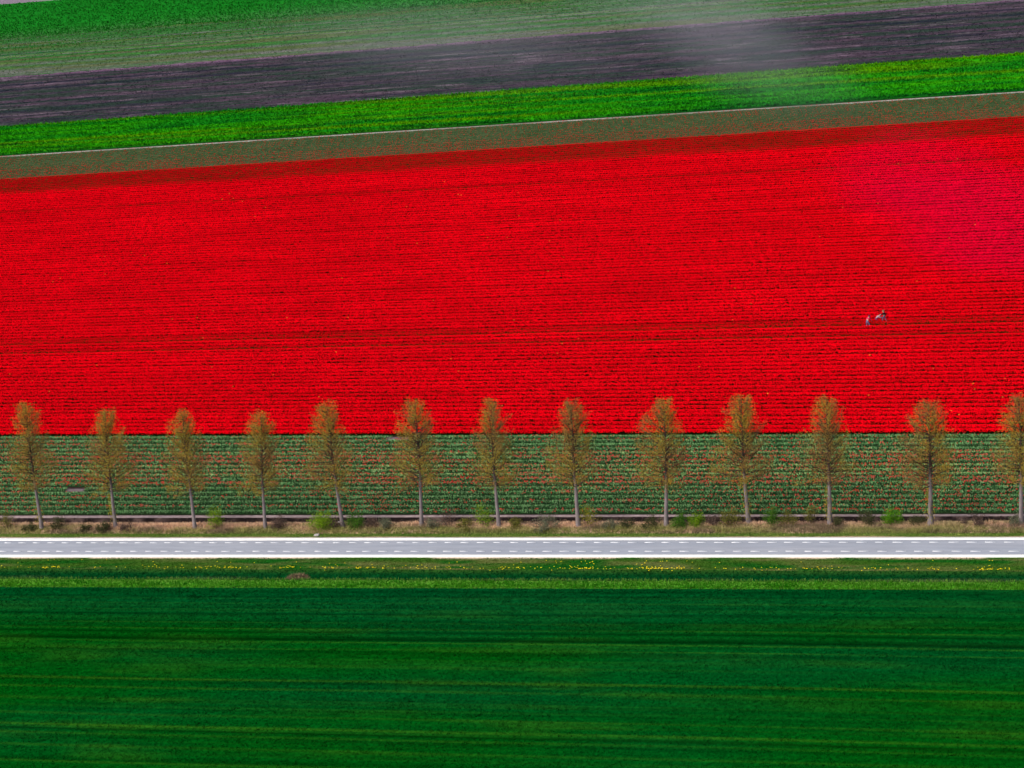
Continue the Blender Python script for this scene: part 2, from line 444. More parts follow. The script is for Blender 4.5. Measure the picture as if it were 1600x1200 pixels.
# the shaded soil and lower leaves between the blades
xs = np.arange(-120, 110, .8)
me = strip('wheat_sward', lambda X: X*0-62, lambda X: Y('wheat', X), 200, xs, lambda X, YY, T: .05*(1-wheat_track(X, YY))+.04*noise(X*1.1, YY*3, 92)-.01,
           lambda X, YY, T: wheat_col(X, YY)*(1-.6*wheat_track(X, YY))[..., None], M_turf)
structure('wheat_field', me)

# bright green strip far back
def green_c(X, YY):
    T = (YY-Y('path_far', X))/(Y('CD', X)-Y('path_far', X))
    c = mix(srgb(44, 150, 10, .7), srgb(20, 130, 22, .7), sstep(.35, .7, fbm(X*.03, YY*.35, 95)))
    c = mix(c, srgb(104, 156, 0, .62), sstep(.5, .8, noise(X*.012, YY*.45, 96))*.6)
    c = mix(c, srgb(8, 84, 26, .62), sstep(.68, .85, noise(X*.06, YY*1.1, 97))*.75)
    c = mix(c, srgb(8, 66, 26, .62), (1-sstep(.0, .07, T))*.8)
    return c
me = strip('green_sward', lambda X: Y('path_far', X)+.05, lambda X: Y('CD', X)-.05, 70, np.arange(-215, 80, 1.0),
           lambda X, YY, T: .12+.3*fbm(X*.25, YY*.9, 98)*np.sin(np.clip(T*1.0, 0, 1)*math.pi)**.3, lambda X, YY, T: green_c(X, YY), M_far)
structure('green_field', me)
n = 45000
X = rng.uniform(-205, 75, n); t = rng.uniform(.01, .99, n); YY = Y('path_far', X)*(1-t)+Y('CD', X)*t
V, F, C = tufts(n, X, YY, X*0+.25, green_c(X, YY), .35, .3, 2, .9, 6)
o = link('green_crop', make_mesh('green_crop', V, [(F, 0)], M_crop, C))
thing(o, 'vivid green strip of leafy crop between the red tulips and the dark field', 'crop strip'); o['kind'] = 'stuff'
n = 34000
X = rng.uniform(-320, 20, n); t = rng.uniform(.0, .99, n)**1.2; t = np.where(rng.uniform(0, 1, n) < .2, -.4*rng.uniform(0, 1, n)**2, t); YY = Y('AB', X)*(1-t)+Y('corner', X)*t
c = mix(srgb(18, 118, 26, .6), srgb(44, 140, 44, .6), rng.uniform(0, 1, n))
V, F, C = tufts(n, X, YY, X*0+.1, c, .35, .4, 2, .9, 7)
o = link('far_crop', make_mesh('far_crop', V, [(F, 0)], M_crop, C))
thing(o, 'mid green leafy crop along the top left edge of the view', 'crop field'); o['kind'] = 'stuff'
n = 26000
X = rng.uniform(-280, 70, n); t = rng.uniform(.0, 1, n)**.8; YY = Y('BC', X)*(1-t)+Y('AB', X)*t
c = mix(srgb(56, 112, 48, .7), srgb(92, 108, 64, .75), rng.uniform(0, 1, n))
V, F, C = tufts(n, X, YY, X*0+.15, c, .22, .3, 2, .9, 8)
o = link('seedlings', make_mesh('seedlings', V, [(F, 0)], M_crop, C))
thing(o, 'sparse green seedlings scattered over the pale olive field', 'seedlings'); o['kind'] = 'stuff'

n = 36000
X = rng.uniform(-250, 75, n); t = rng.uniform(.0, 1, n); YY = Y('CD', X)*(1-t)+Y('BC', X)*t
c = mix(mix(srgb(84, 72, 86, .75), srgb(44, 68, 54, .7), rng.uniform(0, 1, n)), srgb(36, 38, 50, .7), rng.uniform(0, 1, n)**2)
V, F, C = tufts(n, X, YY, X*0+.2, c, .16, .34, 2, .9, 9)
o = link('bulb_shoots', make_mesh('bulb_shoots', V, [(F, 0)], M_crop, C))
thing(o, 'dusky young shoots and clods over the dark ploughed field', 'shoots'); o['kind'] = 'stuff'

# ------------------------------------------------------------------ tulip rows
def octa(P, w, h, seed):
    """closed tulip heads: eight triangles each"""
    r = np.random.default_rng(seed); n = len(P)
    a = r.uniform(0, math.pi/2, n)
    d = np.stack([np.cos(a), np.sin(a), a*0], -1); e = np.stack([-np.sin(a), np.cos(a), a*0], -1)
    z = np.zeros((n, 3)); z[:, 2] = h
    til = r.normal(0, .25, (n, 3)); til[:, 2] = 0
    w = w[:, None]/2
    V = np.stack([P, P+z*.62+d*w, P+z*.62+e*w, P+z*.62-d*w, P+z*.62-e*w, P+z+til*h[:, None]], 1)
    b = np.arange(n)[:, None, None]*6
    q = np.array([[0, 2, 1], [0, 3, 2], [0, 4, 3], [0, 1, 4], [5, 1, 2], [5, 2, 3], [5, 3, 4], [5, 4, 1]])[None]
    return V.reshape(-1, 3), (b+q).reshape(-1, 3)

def tulip_row(name, L, seed, width, dens, leafdens, leafcol, bloomcol, leafh=.32, hill=.30, thin=.0, bw=.125, wob=.12, bare=None, hole=.09, base=None):
    r = np.random.default_rng(seed)
    xs = np.arange(-L/2, L/2+.01, .5)
    prof = np.array([[-.62, 0.0], [-.5, .62], [-.28, .95], [0, 1], [.28, .95], [.5, .62], [.62, 0]])
    X, k = np.meshgrid(xs, np.arange(7))
    wn_ = 1+wob*(noise(X*.9, k*0+seed, 5)-.5)
    Yp = prof[k, 0]*width*wn_+.06*(noise(X*.12, k*0+seed, 6)-.5)
    Zp = prof[k, 1]*hill*(1+.5*(noise(X*1.2, k*3.3+seed, 7)-.5))
    isb = lambda q: (q*0 > 1) if bare is None else ((q > bare[0]+.3*np.sin(q*9)) & (q < bare[1]+.3*np.sin(q*7)))
    Zp = np.where(isb(X), Zp*.35, Zp)
    nx = len(xs); i = np.arange(6)[:, None]*nx+np.arange(nx-1)[None, :]
    F0 = np.stack([i, i+1, i+1+nx, i+nx], -1).reshape(-1, 4)
    V = [np.stack([X, Yp, Zp], -1).reshape(-1, 3)]
    b0, b1 = base if base else (leafcol[0]*.8, leafcol[1]*.8)
    cm = mix(b0, b1, noise(X*1.5, k*2.+seed, 8))
    C = [np.where(isb(X)[..., None], srgb(128, 114, 118, .75), cm).reshape(-1, 3)]
    n0 = len(V[0]); Fl = [F0]; Ft = []
    nl = int(L*width*leafdens)
    lx = r.uniform(-L/2, L/2, nl); lx = lx[~isb(lx)]; nl = len(lx); ly = r.uniform(-.52, .52, nl)*width*(1+wob*(noise(lx*.9, lx*0+seed, 5)-.5))+.06*(noise(lx*.12, lx*0+seed, 6)-.5)
    lz = hill*(1-(np.abs(ly)/(.66*width))**2)*(.7 if base is None else .95)
    lc = mix(leafcol[0], leafcol[1], r.uniform(0, 1, nl))
    tv, tf, tc = tufts(nl, lx, ly, lz, lc, leafh*.55, .075, 2, .8, seed+1)
    V.append(tv); C.append(tc); Ft.append(tf+n0); n0 += len(tv)
    nb = int(L*width*dens)
    bx = r.uniform(-L/2, L/2, nb); bx = bx[~isb(bx)]; nb = len(bx); by0 = r.uniform(-.54, .54, nb)
    by = by0*width*(1+wob*(noise(bx*.9, bx*0+seed, 5)-.5))+.06*(noise(bx*.12, bx*0+seed, 6)-.5)
    # missing plants and gaps along the row
    kp = r.uniform(0, 1, nb) > thin+hole*1.5*sstep(.72, .95, noise(bx*.6, by0*2+seed, 9))+hole*sstep(.70, .95, noise(bx*.07, by0*0+seed, 10))
    bx, by, by0 = bx[kp], by[kp], by0[kp]; nb = len(bx)
    bz = hill*(1-.45*(np.abs(by0)/.54)**3)*(1+.2*(noise(bx*1.2, by0*3+seed, 11)-.5))+r.uniform(.02, .14, nb)
    ov, of = octa(np.stack([bx, by, bz], -1), bw*r.uniform(.75, 1.25, nb), bw*1.0*r.uniform(.8, 1.25, nb), seed+2)
    V.append(ov)
    bc = mix(bloomcol[0], bloomcol[1], r.uniform(0, 1, nb)*.6+.4*noise(bx*.3, bx*0+seed, 12))
    C.append(np.repeat(bc, 6, axis=0))
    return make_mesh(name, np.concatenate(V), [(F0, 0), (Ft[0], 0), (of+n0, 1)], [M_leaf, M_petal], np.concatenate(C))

RED = (np.array([.73, .0006, .007]), np.array([.88, .001, .010]))
GRN = (srgb(62, 142, 72, .9), srgb(160, 200, 140, .95))
GRN2 = (srgb(84, 158, 80, .9), srgb(184, 212, 146, .95))
ROW_SHADE = (srgb(30, 58, 34, .65), srgb(52, 76, 44, .65))  # shade low between the rows, painted as dark green on the mounds
STRAY = (srgb(206, 22, 24, .85), srgb(200, 120, 100, .8))
red_var = [tulip_row('red_row', 300, 100+k, .94, 98, 1, (srgb(24, 26, 8, .5), srgb(34, 36, 12, .5)), RED, leafh=.2, bw=.135) for k in range(5)]  # foliage painted almost black for the shade between rows
thin_var = [tulip_row('thin_row', 300, 120+k, .92, 85, 5, (srgb(26, 32, 10, .55), srgb(60, 66, 24, .65)), (RED[0]*.85, RED[1]*.88), thin=.10, leafh=.3, bw=.135) for k in range(2)]
dull_var = [tulip_row('fading_row', 300, 130+k, .92, 70, 7, (srgb(34, 40, 14, .6), srgb(70, 78, 36, .7)), (RED[0]*.64, RED[1]*.72), thin=.10, leafh=.32, bw=.135) for k in range(2)]
head_var = [tulip_row('headed_row', 300, 140+k, .80, d, 58, g, STRAY, leafh=.40, hill=.24, bw=.18, wob=.2, base=ROW_SHADE, hole=1.1)
            for k, (d, g) in enumerate(((4.2, GRN), (7.0, GRN), (14.0, GRN), (7.0, GRN2)))]
far_var = [tulip_row('far_headed_row', 300, 150+k, .86, d, 22, (srgb(48, 82, 40, .75), srgb(104, 124, 74, .8)), (RED[0]*.8, srgb(170, 60, 56, .8)), leafh=.36, hill=.24, bw=.16, base=(srgb(48, 82, 48, .75), srgb(88, 100, 70, .8)))
           for k, d in enumerate((2.5, 8.0))]

BARE = {('cut_tulip_field', 17): -20.0, ('cut_tulip_field', 5): -20.0}
bare_var = {17: tulip_row('headed_row', 300, 161, .80, 2.5, 58, GRN, STRAY, leafh=.40, hill=.24, bw=.18, wob=.2, base=ROW_SHADE, hole=1.1, bare=(-7.0, -4.3)),
            5: tulip_row('headed_row', 300, 162, .80, 2.5, 58, GRN, STRAY, leafh=.40, hill=.24, bw=.18, wob=.2, base=ROW_SHADE, hole=1.1, bare=(-46.5, -43.6))}
def rows(root, fa, fb, n, pick, margin=.0, grow=0.0, cx=-46):
    """n rows shared out between two lines; each row is an object of its own"""
    w = np.linspace(1-grow, 1+grow, n); cum = (np.cumsum(w)-w/2)/w.sum()
    rr = random.Random(n*7)
    for j in range(n):
        t = cum[j]
        y0 = fa[0]*(1-t)+fb[0]*t; s = fa[1]*(1-t)+fb[1]*t
        o = link('flower_row', pick(j, n, y0, rr), root)
        x = cx+rr.uniform(-8, 8)
        flip = rr.random() < .5
        if (root.name, j) in BARE: x, flip = BARE[(root.name, j)], False
        o.location = (x, y0+s*x+rr.uniform(-.04, .04), 0)
        o.rotation_euler = (0, 0, math.atan(s)+(math.pi if flip else 0))
        o.scale = (1, rr.uniform(.94, 1.05), rr.uniform(.94, 1.06))

red_root = empty('red_tulip_field', (0, 0, 0), 'broad field of red tulips in full bloom behind the tree row', 'tulip field')
def pick_red(j, n, y0, rr):
    if 70.5 < y0 < 78 and rr.random() < .55: return rr.choice(thin_var)
    if y0 > 179.5: return rr.choice(dull_var)
    if y0 > 160 and rr.random() < .3: return rr.choice(thin_var)
    return rr.choice(red_var)
rows(red_root, BND['red_front'], BND['red_far'], 104, pick_red, grow=.055)
head_root = empty('cut_tulip_field', (0, 0, 0), 'green rows of beheaded tulips with stray red blooms right behind the trees', 'tulip field')
def pick_head(j, n, y0, rr):
    if j in bare_var: return bare_var[j]
    if j in (6, 7, 11, 12): return head_var[2]
    if j in (8, 9, 10, 13): return head_var[3]
    return head_var[1] if rr.random() < .6 else head_var[0]
rows(head_root, BND['soil_far'], (BND['red_front'][0]-.1, BND['red_front'][1]), 18, pick_head, grow=.0, cx=-20)
far_root = empty('far_tulip_strip', (0, 0, 0), 'brownish strip of beheaded tulips along the far edge of the red field', 'tulip field')
rows(far_root, BND['red_far'], BND['path'], 13, lambda j, n, y0, rr: far_var[1] if j < 5 else far_var[0])

# stray yellow tulips in the red rows
n = 110
X = rng.uniform(-120, 62, n); YY = 38+rng.uniform(0, 1, n)**1.6*130
V, F = octa(np.stack([X, YY, X*0+.42], -1), rng.uniform(.16, .25, n), rng.uniform(.16, .24, n), 77)
c = mix(srgb(250, 190, 40, .8), srgb(250, 130, 60, .8), rng.uniform(0, 1, n))
o = link('yellow_tulips', make_mesh('yellow_tulips', V, [(F, 0)], M_dand, np.repeat(c, 6, axis=0)))
thing(o, 'tiny yellow and orange stray tulips dotted through the red field', 'tulips'); o['kind'] = 'stuff'

# two bare patches
def clods(name, pts, size, seed, c0, c1):
    r = np.random.default_rng(seed); n = len(pts)
    base = np.array([[1, 0, 0], [0, 1, 0], [-1, 0, 0], [0, -1, 0], [0, 0, 1], [0, 0, -.6]], float)
    f = np.array([[0, 1, 4], [1, 2, 4], [2, 3, 4], [3, 0, 4], [1, 0, 5], [2, 1, 5], [3, 2, 5], [0, 3, 5]])
    sz = size*r.uniform(.4, 1.5, (n, 1, 1))*r.uniform(.6, 1.3, (n, 6, 3))
    V = pts[:, None, :]+base[None]*sz
    F = np.arange(n)[:, None, None]*6+f[None]
    C = np.repeat(mix(c0, c1, r.uniform(0, 1, n)), 6, axis=0)
    return make_mesh(name, V.reshape(-1, 3), [(F.reshape(-1, 3), 0)], M_soil, C)
n = 3500
X = rng.uniform(-80, 70, n); t = rng.uniform(0, 1, n); YY = Y('trench', X)*(1-t)+Y('soil', X)*t
pts = np.stack([X, YY, np.interp(t, [0, .2, .35, .75, .93, 1], [.0, -.4, -.65, -.65, -.02, .1])], -1)
o = link('soil_clods', clods('soil_clods', pts, .09, 3, srgb(38, 31, 31, .75), srgb(112, 94, 90, .75)))  # dark clods carry the trench shadow in their colour
thing(o, 'broken brown clods of earth along the edge of the tulip field', 'earth'); o['kind'] = 'stuff'

# ------------------------------------------------------------------ the road
road = structure('road', strip('road', lambda X: Y('asph_near', X), lambda X: Y('asph_far', X), 8, xs_f, lambda X, YY, T: X*0+.04,
      lambda X, YY, T: mix(srgb(142, 150, 164, .8), srgb(158, 162, 172, .8), fbm(X*.03, YY*1.6, 101, 4)), M_asph))
def solid_strip(name, fa, fb, z, depth, xs, cfun, mat, parent):
    t = np.array([0, 0, 1, 1.]); zz = np.array([-depth, z, z, -depth])
    X, k = np.meshgrid(xs, np.arange(4))
    YY = fa(X)*(1-t[k])+fb(X)*t[k]
    nx = len(xs); i = np.arange(3)[:, None]*nx+np.arange(nx-1)[None, :]
    F = np.stack([i, i+1, i+1+nx, i+nx], -1).reshape(-1, 4)
    return link(name, make_mesh(name, np.stack([X, YY, zz[k]], -1).reshape(-1, 3), [(F, 0)], mat, cfun(X, YY).reshape(-1, 3)), parent)
WHT = lambda X, YY: mix(srgb(236, 236, 234), srgb(222, 222, 218), fbm(X*.15, YY*0, 103))
solid_strip('edge_strip', lambda X: Y('asph_far', X), lambda X: Y('road_far', X)+.02*(noise(X*1.2, X*0, 104)-.5), .055, .1, xs_grid(-120, 110, 2), WHT, M_conc, road)
solid_strip('edge_strip', lambda X: Y('road_near', X)+.02*(noise(X*1.2, X*0, 105)-.5), lambda X: Y('asph_near', X), .055, .1, xs_grid(-120, 110, 2), WHT, M_conc, road)
def dash_mesh():
    L, w = 1.08, .17
    q = [(-L/2, -w/2), (L/2, -w/2+.005), (L/2-.01, w/2), (-L/2+.01, w/2-.004)]
    V = [(x, y, .006) for x, y in q]+[(x, y, -.002) for x, y in q]
    F = [(0, 1, 2, 3)]+[(k+4, (k+1) % 4+4, (k+1) % 4, k) for k in range(4)]
    return make_mesh('lane_dash', np.array(V), [(np.array(F), 0)], M_paint, np.tile(srgb(212, 216, 222), (8, 1)))
dm = dash_mesh()
rr = random.Random(4)
for ph, y0, s in ((-66.1, 1.42, -.0062), (-65.51, -1.03, -.0046)):
    for k in range(-8, 82):
        x = ph+2.0*k+rr.uniform(-.05, .05)
        o = link('lane_dash', dm, road)
        o.location = (x, y0+s*x, .046)
        o.rotation_euler = (0, 0, math.atan(s)); o.scale = (rr.uniform(.93, 1.05), rr.uniform(.85, 1.1), 1)

# ------------------------------------------------------------------ verge grass, dry grass, dandelions
def scatter_grass(name, fa, fb, n, zf, cf, h, w, seed, label, cat, x0=-88, x1=92, lean=.7, mat=None, blades=2):
    r = np.random.default_rng(seed)
    X = r.uniform(x0, x1, n); t = r.uniform(0, 1, n)
    YY = fa(X)*(1-t)+fb(X)*t
    hh = h(X, YY, t) if callable(h) else h
    V, F, C = tufts(n, X, YY, zf(X, YY, t), cf(X, YY, t), hh, w, blades, lean, seed)
    o = link(name, make_mesh(name, V, [(F, 0)], mat or M_grass, C))
    thing(o, label, cat); o['kind'] = 'stuff'
    return o
vc1 = srgb(56, 104, 26, .8); vc2 = srgb(112, 120, 58, .8); vc3 = srgb(24, 96, 28, .75)
def verge_cc(X, YY, t):
    c = mix(vc1, vc2, sstep(.35, .7, fbm(X*.12, YY*.9, 35)))
    return mix(c, vc3, sstep(.4, .7, fbm(X*.2, YY*1.3, 36)))
scatter_grass('verge_grass', lambda X: Y('lip', X), lambda X: Y('road_near', X)-.1-.5*noise(X*.5, X*0, 139), 26000, lambda X, YY, t: X*0, verge_cc, .13, .06, 21,
              'patchy mown grass on the verge between road and ditch', 'grass')
scatter_grass('roadside_grass', lambda X: Y('road_far', X)+.25, lambda X: Y('verge_far', X)+1.5, 24000, lambda X, YY, t: X*0,
              lambda X, YY, t: mix(srgb(84, 124, 44, .85), srgb(150, 158, 86, .85), fbm(X*.2, YY, 40)), .16, .06, 22, 'thin green grass strip at the foot of the poplars', 'grass')
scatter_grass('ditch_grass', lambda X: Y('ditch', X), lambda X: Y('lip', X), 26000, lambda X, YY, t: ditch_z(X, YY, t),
              lambda X, YY, t: mix(mix(srgb(0, 74, 32, .6), srgb(12, 88, 38, .6), noise(X*.7, YY*2, 3)), srgb(136, 122, 100, .8), .8*sstep(.54, .72, fbm(X*.09, YY*.5, 133))*(1-sstep(.5, .75, t))),  # dark greens hold the painted shade of the slope
              .2, .06, 23, 'dark green grass on the ditch bank, shade painted into its colour', 'grass')
scatter_grass('margin_grass', lambda X: Y('wheat', X)-.1, lambda X: Y('ditch', X)+.25, 24000, lambda X, YY, t: .02*t,
              lambda X, YY, t: mix(mix(srgb(26, 116, 12, .76), srgb(74, 142, 28, .8), noise(X*.3, YY*1.4, 5)), srgb(140, 160, 84, .8), sstep(.75, 1, t)*.5+.4*np.exp(-((t-.04)/.05)**2)),
              .28, .06, 24, 'bright green uncut grass band between ditch and wheat', 'grass')
def dry_c(X, YY, t):
    a = mix(srgb(226, 190, 156, .95), srgb(190, 152, 128, .95), noise(X*1.3, YY*2, 6))
    a = mix(a, srgb(156, 150, 100, .9), .7*sstep(.42, .66, fbm(X*.16, YY*.8, 44)+.16*(.5-t)))
    a = mix(a, srgb(134, 142, 74, .9), .8*sstep(.5, .15, t+.3*(noise(X*.5, YY*0, 146)-.5)))
    return mix(a, srgb(120, 98, 92, .8), .7*sstep(.52, .75, fbm(X*.23, YY*.6, 144)))
scatter_grass('dry_grass', lambda X: Y('verge_far', X)-.1, lambda X: Y('trench', X)+.1, 32000, lambda X, YY, t: .16*np.sin(t*math.pi), dry_c,
              lambda X, YY, t: .45*(.4+.9*fbm(X*.3, YY, 145))*(1-.6*sstep(.7, 1, t)), .05, 25, 'tall straw-coloured dry grass under the poplars', 'dry grass', lean=.9, blades=3)
n = 2300
X = rng.uniform(-80, 70, n)
den = sstep(.42, .85, fbm(X*.5, X*0, 161, 3))*sstep(.05, .5, noise(X*.08, X*0, 162))
kp = rng.uniform(0, 1, n) < .08+.92*den
X = X[kp]; n = len(X)
YY = Y('lip', X)+np.abs(rng.normal(0, .30, n))+.03
far = rng.uniform(0, 1, n) < .22
YY = np.where(far, Y('lip', X)+rng.uniform(-.5, 2.4, n), YY)
a = rng.uniform(0, 6.28, n); sz = rng.uniform(.04, .072, n)
ring = np.arange(6)*math.pi/3
P = np.stack([X, YY, X*0+.17], -1)
V = np.concatenate([P[:, None, :]+np.array([0, 0, .035]), P[:, None, :]+np.stack([np.cos(ring)[None]*sz[:, None], np.sin(ring)[None]*sz[:, None], np.zeros((n, 6))], -1)], 1)
f = np.array([[0, k+1, (k+1) % 6+1] for k in range(6)])
F = np.arange(n)[:, None, None]*7+f[None]
c = mix(srgb(250, 214, 0, .85), srgb(255, 238, 30, .85), rng.uniform(0, 1, n))
o = link('dandelions', make_mesh('dandelions', V.reshape(-1, 3), [(F.reshape(-1, 3), 0)], M_dand, np.repeat(c, 7, axis=0)))
thing(o, 'yellow dandelions in clusters along the lip of the ditch', 'dandelions'); o['kind'] = 'stuff'

# ------------------------------------------------------------------ poplars
TRUNK = srgb(142, 132, 134, .7); LIMB = srgb(78, 64, 60, .7)
LEAF_A = srgb(170, 140, 54, .9); LEAF_B = srgb(180, 162, 64, .9); LEAF_C = srgb(150, 118, 68, .9)

def poplar(name, x, y, H, dx, rL, rR, seed, label, low=.31, shoots=False, girth=1.0):
    r = np.random.default_rng(seed)
    root = empty(name, (x, y, .05), label, 'tree', 'young poplars in a row along the road')
    hs = np.linspace(0, 1, 15)
    bend = .25*r.normal(0, 1, 2)
    tx = dx*hs**1.1+bend[0]*.5*np.sin(hs*math.pi)+.05*r.normal(0, 1, 15)*hs; ty = bend[1]*.4*np.sin(hs*math.pi)
    P = np.stack([tx, ty, hs*H*.97-.1*(hs == 0)], -1)
    rad = girth*np.interp(hs, [0, .03, .12, .35, .6, .85, 1], [.34, .26, .22, .17, .10, .05, .015])
    mb = MB(); mb.tube(P, rad, mix(TRUNK, LIMB, sstep(.3, .48, hs)), 8)
    link('trunk', mb.mesh('trunk', M_bark, True), root)
    ctr = lambda h: np.array([np.interp(h, hs*H, tx), np.interp(h, hs*H, ty), h])
    def env(t, a):
        e = np.interp(t, [.28, .34, .42, .52, .64, .78, .9, 1.0], [.4, 1.0, 1.08, 1.05, .94, .74, .50, .2])
        side = rR if math.cos(a) > 0 else rL
        k = abs(math.cos(a)); base = side*k+(1-k)*.5*(rL+rR)
        return e*base*(.82+.36*noise(np.array(a*1.1), np.array(t*5), seed))
    br = MB(); LV = []; rL *= 1.16; rR *= 1.16
    nl = 92
    for i in range(nl):
        t0 = low+(.94-low)*((i+r.uniform(0, 1))/nl)**1.15
        a = i*2.39996+r.normal(0, .35)
        rise = r.uniform(.05, .16) if t0 < .8 else r.uniform(.03, .09)
        if t0 < low+.06: rise = r.uniform(.0, .09)
        t1 = min(t0+rise*(1.25 if r.random() < .3 else 1), 1.0)
        reach = max(.18, float(env(t1, a))*r.uniform(.55, 1.05))
        A = ctr(t0*H); B = ctr(t1*H)+np.array([math.cos(a)*reach, math.sin(a)*reach, 0])
        K = A*.45+B*.55; K[2] = A[2]+(B[2]-A[2])*.32
        u = np.linspace(0, 1, 5)[:, None]
        L = A*(1-u)**2+2*K*u*(1-u)+B*u*u
        r0 = girth*(.05 if reach > 1.2 else .028)
        br.tube(L, np.linspace(r0, .010, 5), LIMB*r.uniform(.7, 1.15), 4, cap=False)
        ln = np.linalg.norm(B-A); dn = r.uniform(.45, 1.25)
        for q in range(int(3+ln*3.0)):
            s = r.uniform(.18, 1.0)
            p0 = A*(1-s)**2+2*K*s*(1-s)+B*s*s
            aa = a+r.normal(0, 1.0)
            d = unit([math.cos(aa)*r.uniform(.2, .8), math.sin(aa)*r.uniform(.2, .8), r.uniform(.35, 1.1)])
            tl = r.uniform(.5, 1.15)*(1 if t1 < .8 else .8)
            p1 = p0+d*tl*.55; p2 = p1+unit(d+np.array([0, 0, .5]))*tl*.5
            if p2[2] > H*1.0: p2[2] = H-r.uniform(0, .3)
            br.tube(np.array([p0, p1, p2]), np.array([.012, .009, .004]), LIMB*r.uniform(.8, 1.3), 3, cap=False)
            for w in range(int(dn*r.uniform(10, 24))):
                v = r.uniform(.1, 1.05); pp = (p0*(1-v)+p2*v if v > .5 else p0*(1-v)+p1*v)+r.normal(0, .15, 3)
                LV.append((pp, t1, s))
    # leading shoots that make the ragged top
    for i in range(16):
        t0 = r.uniform(.58, .9); A = ctr(t0*H); a = r.uniform(0, 6.28)
        top = H*(1-r.uniform(0, .14)*(0 if i == 0 else 1)); off = (.15 if i == 0 else r.uniform(.25, 1.0)*(rL+rR)*.27)
        B = ctr(t0*H); B = np.array([ctr(top)[0]+math.cos(a)*off, ctr(top)[1]+math.sin(a)*off, top-off*r.uniform(.6, 2.2)])
        K = A*.6+B*.4; K[:2] = A[:2]*.25+B[:2]*.75
        u = np.linspace(0, 1, 5)[:, None]; L = A*(1-u)**2+2*K*u*(1-u)+B*u*u
        br.tube(L, np.linspace(.03, .006, 5), LIMB*r.uniform(.8, 1.2), 4, cap=False)
        for q in range(44):
            v = r.uniform(.25, 1.03); p = A*(1-v)**2+2*K*v*(1-v)+B*v*v
            LV.append((p+r.normal(0, .07, 3)*np.array([1, 1, 1.6]), .95, 1))
    # finer outer foliage that rounds the crown off
    m_ = 2600
    tt = low-.01+(.97-low)*r.uniform(0, 1, m_)**1.1; aa = r.uniform(0, 2*math.pi, m_); qq = r.uniform(.1, 1, m_)**.6
    for t_, a_, q_ in zip(tt, aa, qq):
        if noise(np.array(a_*1.9+seed), np.array(t_*9), 5) < .38: continue
        e_ = float(env(t_, a_))*q_*.98; c_ = ctr(t_*H)
        LV.append((c_+np.array([math.cos(a_)*e_, math.sin(a_)*e_, r.normal(0, .1)]), t_, 1))
    link('branches', br.mesh('branches', M_bark), root)
    P = np.array([l[0] for l in LV]); n = len(P)
    a = r.normal(0, 1, (n, 3)); a /= np.linalg.norm(a, axis=1)[:, None]
    b = np.cross(a, r.normal(0, 1, (n, 3))); b /= np.linalg.norm(b, axis=1)[:, None]
    sz = r.uniform(.036, .07, n)[:, None]
    V = np.stack([P+a*sz, P-a*sz*.5+b*sz*.7, P-a*sz*.5-b*sz*.7], 1).reshape(-1, 3)
    tint = r.uniform(0, 1, n); c = mix(LEAF_A, LEAF_B, tint)
    tt = np.array([l[1] for l in LV]); ss = np.array([l[2] for l in LV])
    c = mix(c, LEAF_C, .7*sstep(.45, .7, fbm(P[:, 0]*.5+seed, P[:, 2]*.35, 9)))
    link('crown', make_mesh('crown', V, [(np.arange(n*3).reshape(-1, 3), 0)], M_leaf, np.repeat(c, 3, axis=0)), root)
    if shoots:
        n = 420
        h = np.abs(r.normal(0, 1, n)); z = r.uniform(.6, 4.6, n)
        a = r.uniform(0, 6.28, n); q = r.uniform(.15, .75, n)*np.interp(z, [.6, 2, 4.6], [.7, 1, .35])
        P = np.stack([np.cos(a)*q, np.sin(a)*q, z], -1)
        ax = r.normal(0, 1, (n, 3)); bx = r.normal(0, 1, (n, 3)); sz = r.uniform(.05, .1, n)[:, None]
        ax /= np.linalg.norm(ax, axis=1)[:, None]; bx /= np.linalg.norm(bx, axis=1)[:, None]
        V = np.stack([P+ax*sz, P-ax*sz*.5+bx*sz*.7, P-ax*sz*.5-bx*sz*.7], 1).reshape(-1, 3)
        sm = MB(); sm.add(V, np.arange(n*3).reshape(-1, 3), np.repeat(mix(LEAF_B, srgb(150, 150, 40, .8), r.uniform(0, 1, n)), 3, axis=0))
        for k in range(10):
            a0 = r.uniform(0, 6.28); z0 = r.uniform(.3, 2.2)
            sm.tube(np.array([[0, 0, z0], [.3*math.cos(a0), .3*math.sin(a0), z0+.8], [.45*math.cos(a0), .45*math.sin(a0), z0+1.9]]), np.array([.02, .014, .006]), LIMB, 3, cap=False)
        so = link('side_shoots', sm.mesh('side_shoots', M_leaf), root); so['kind'] = 'stuff'
    return root

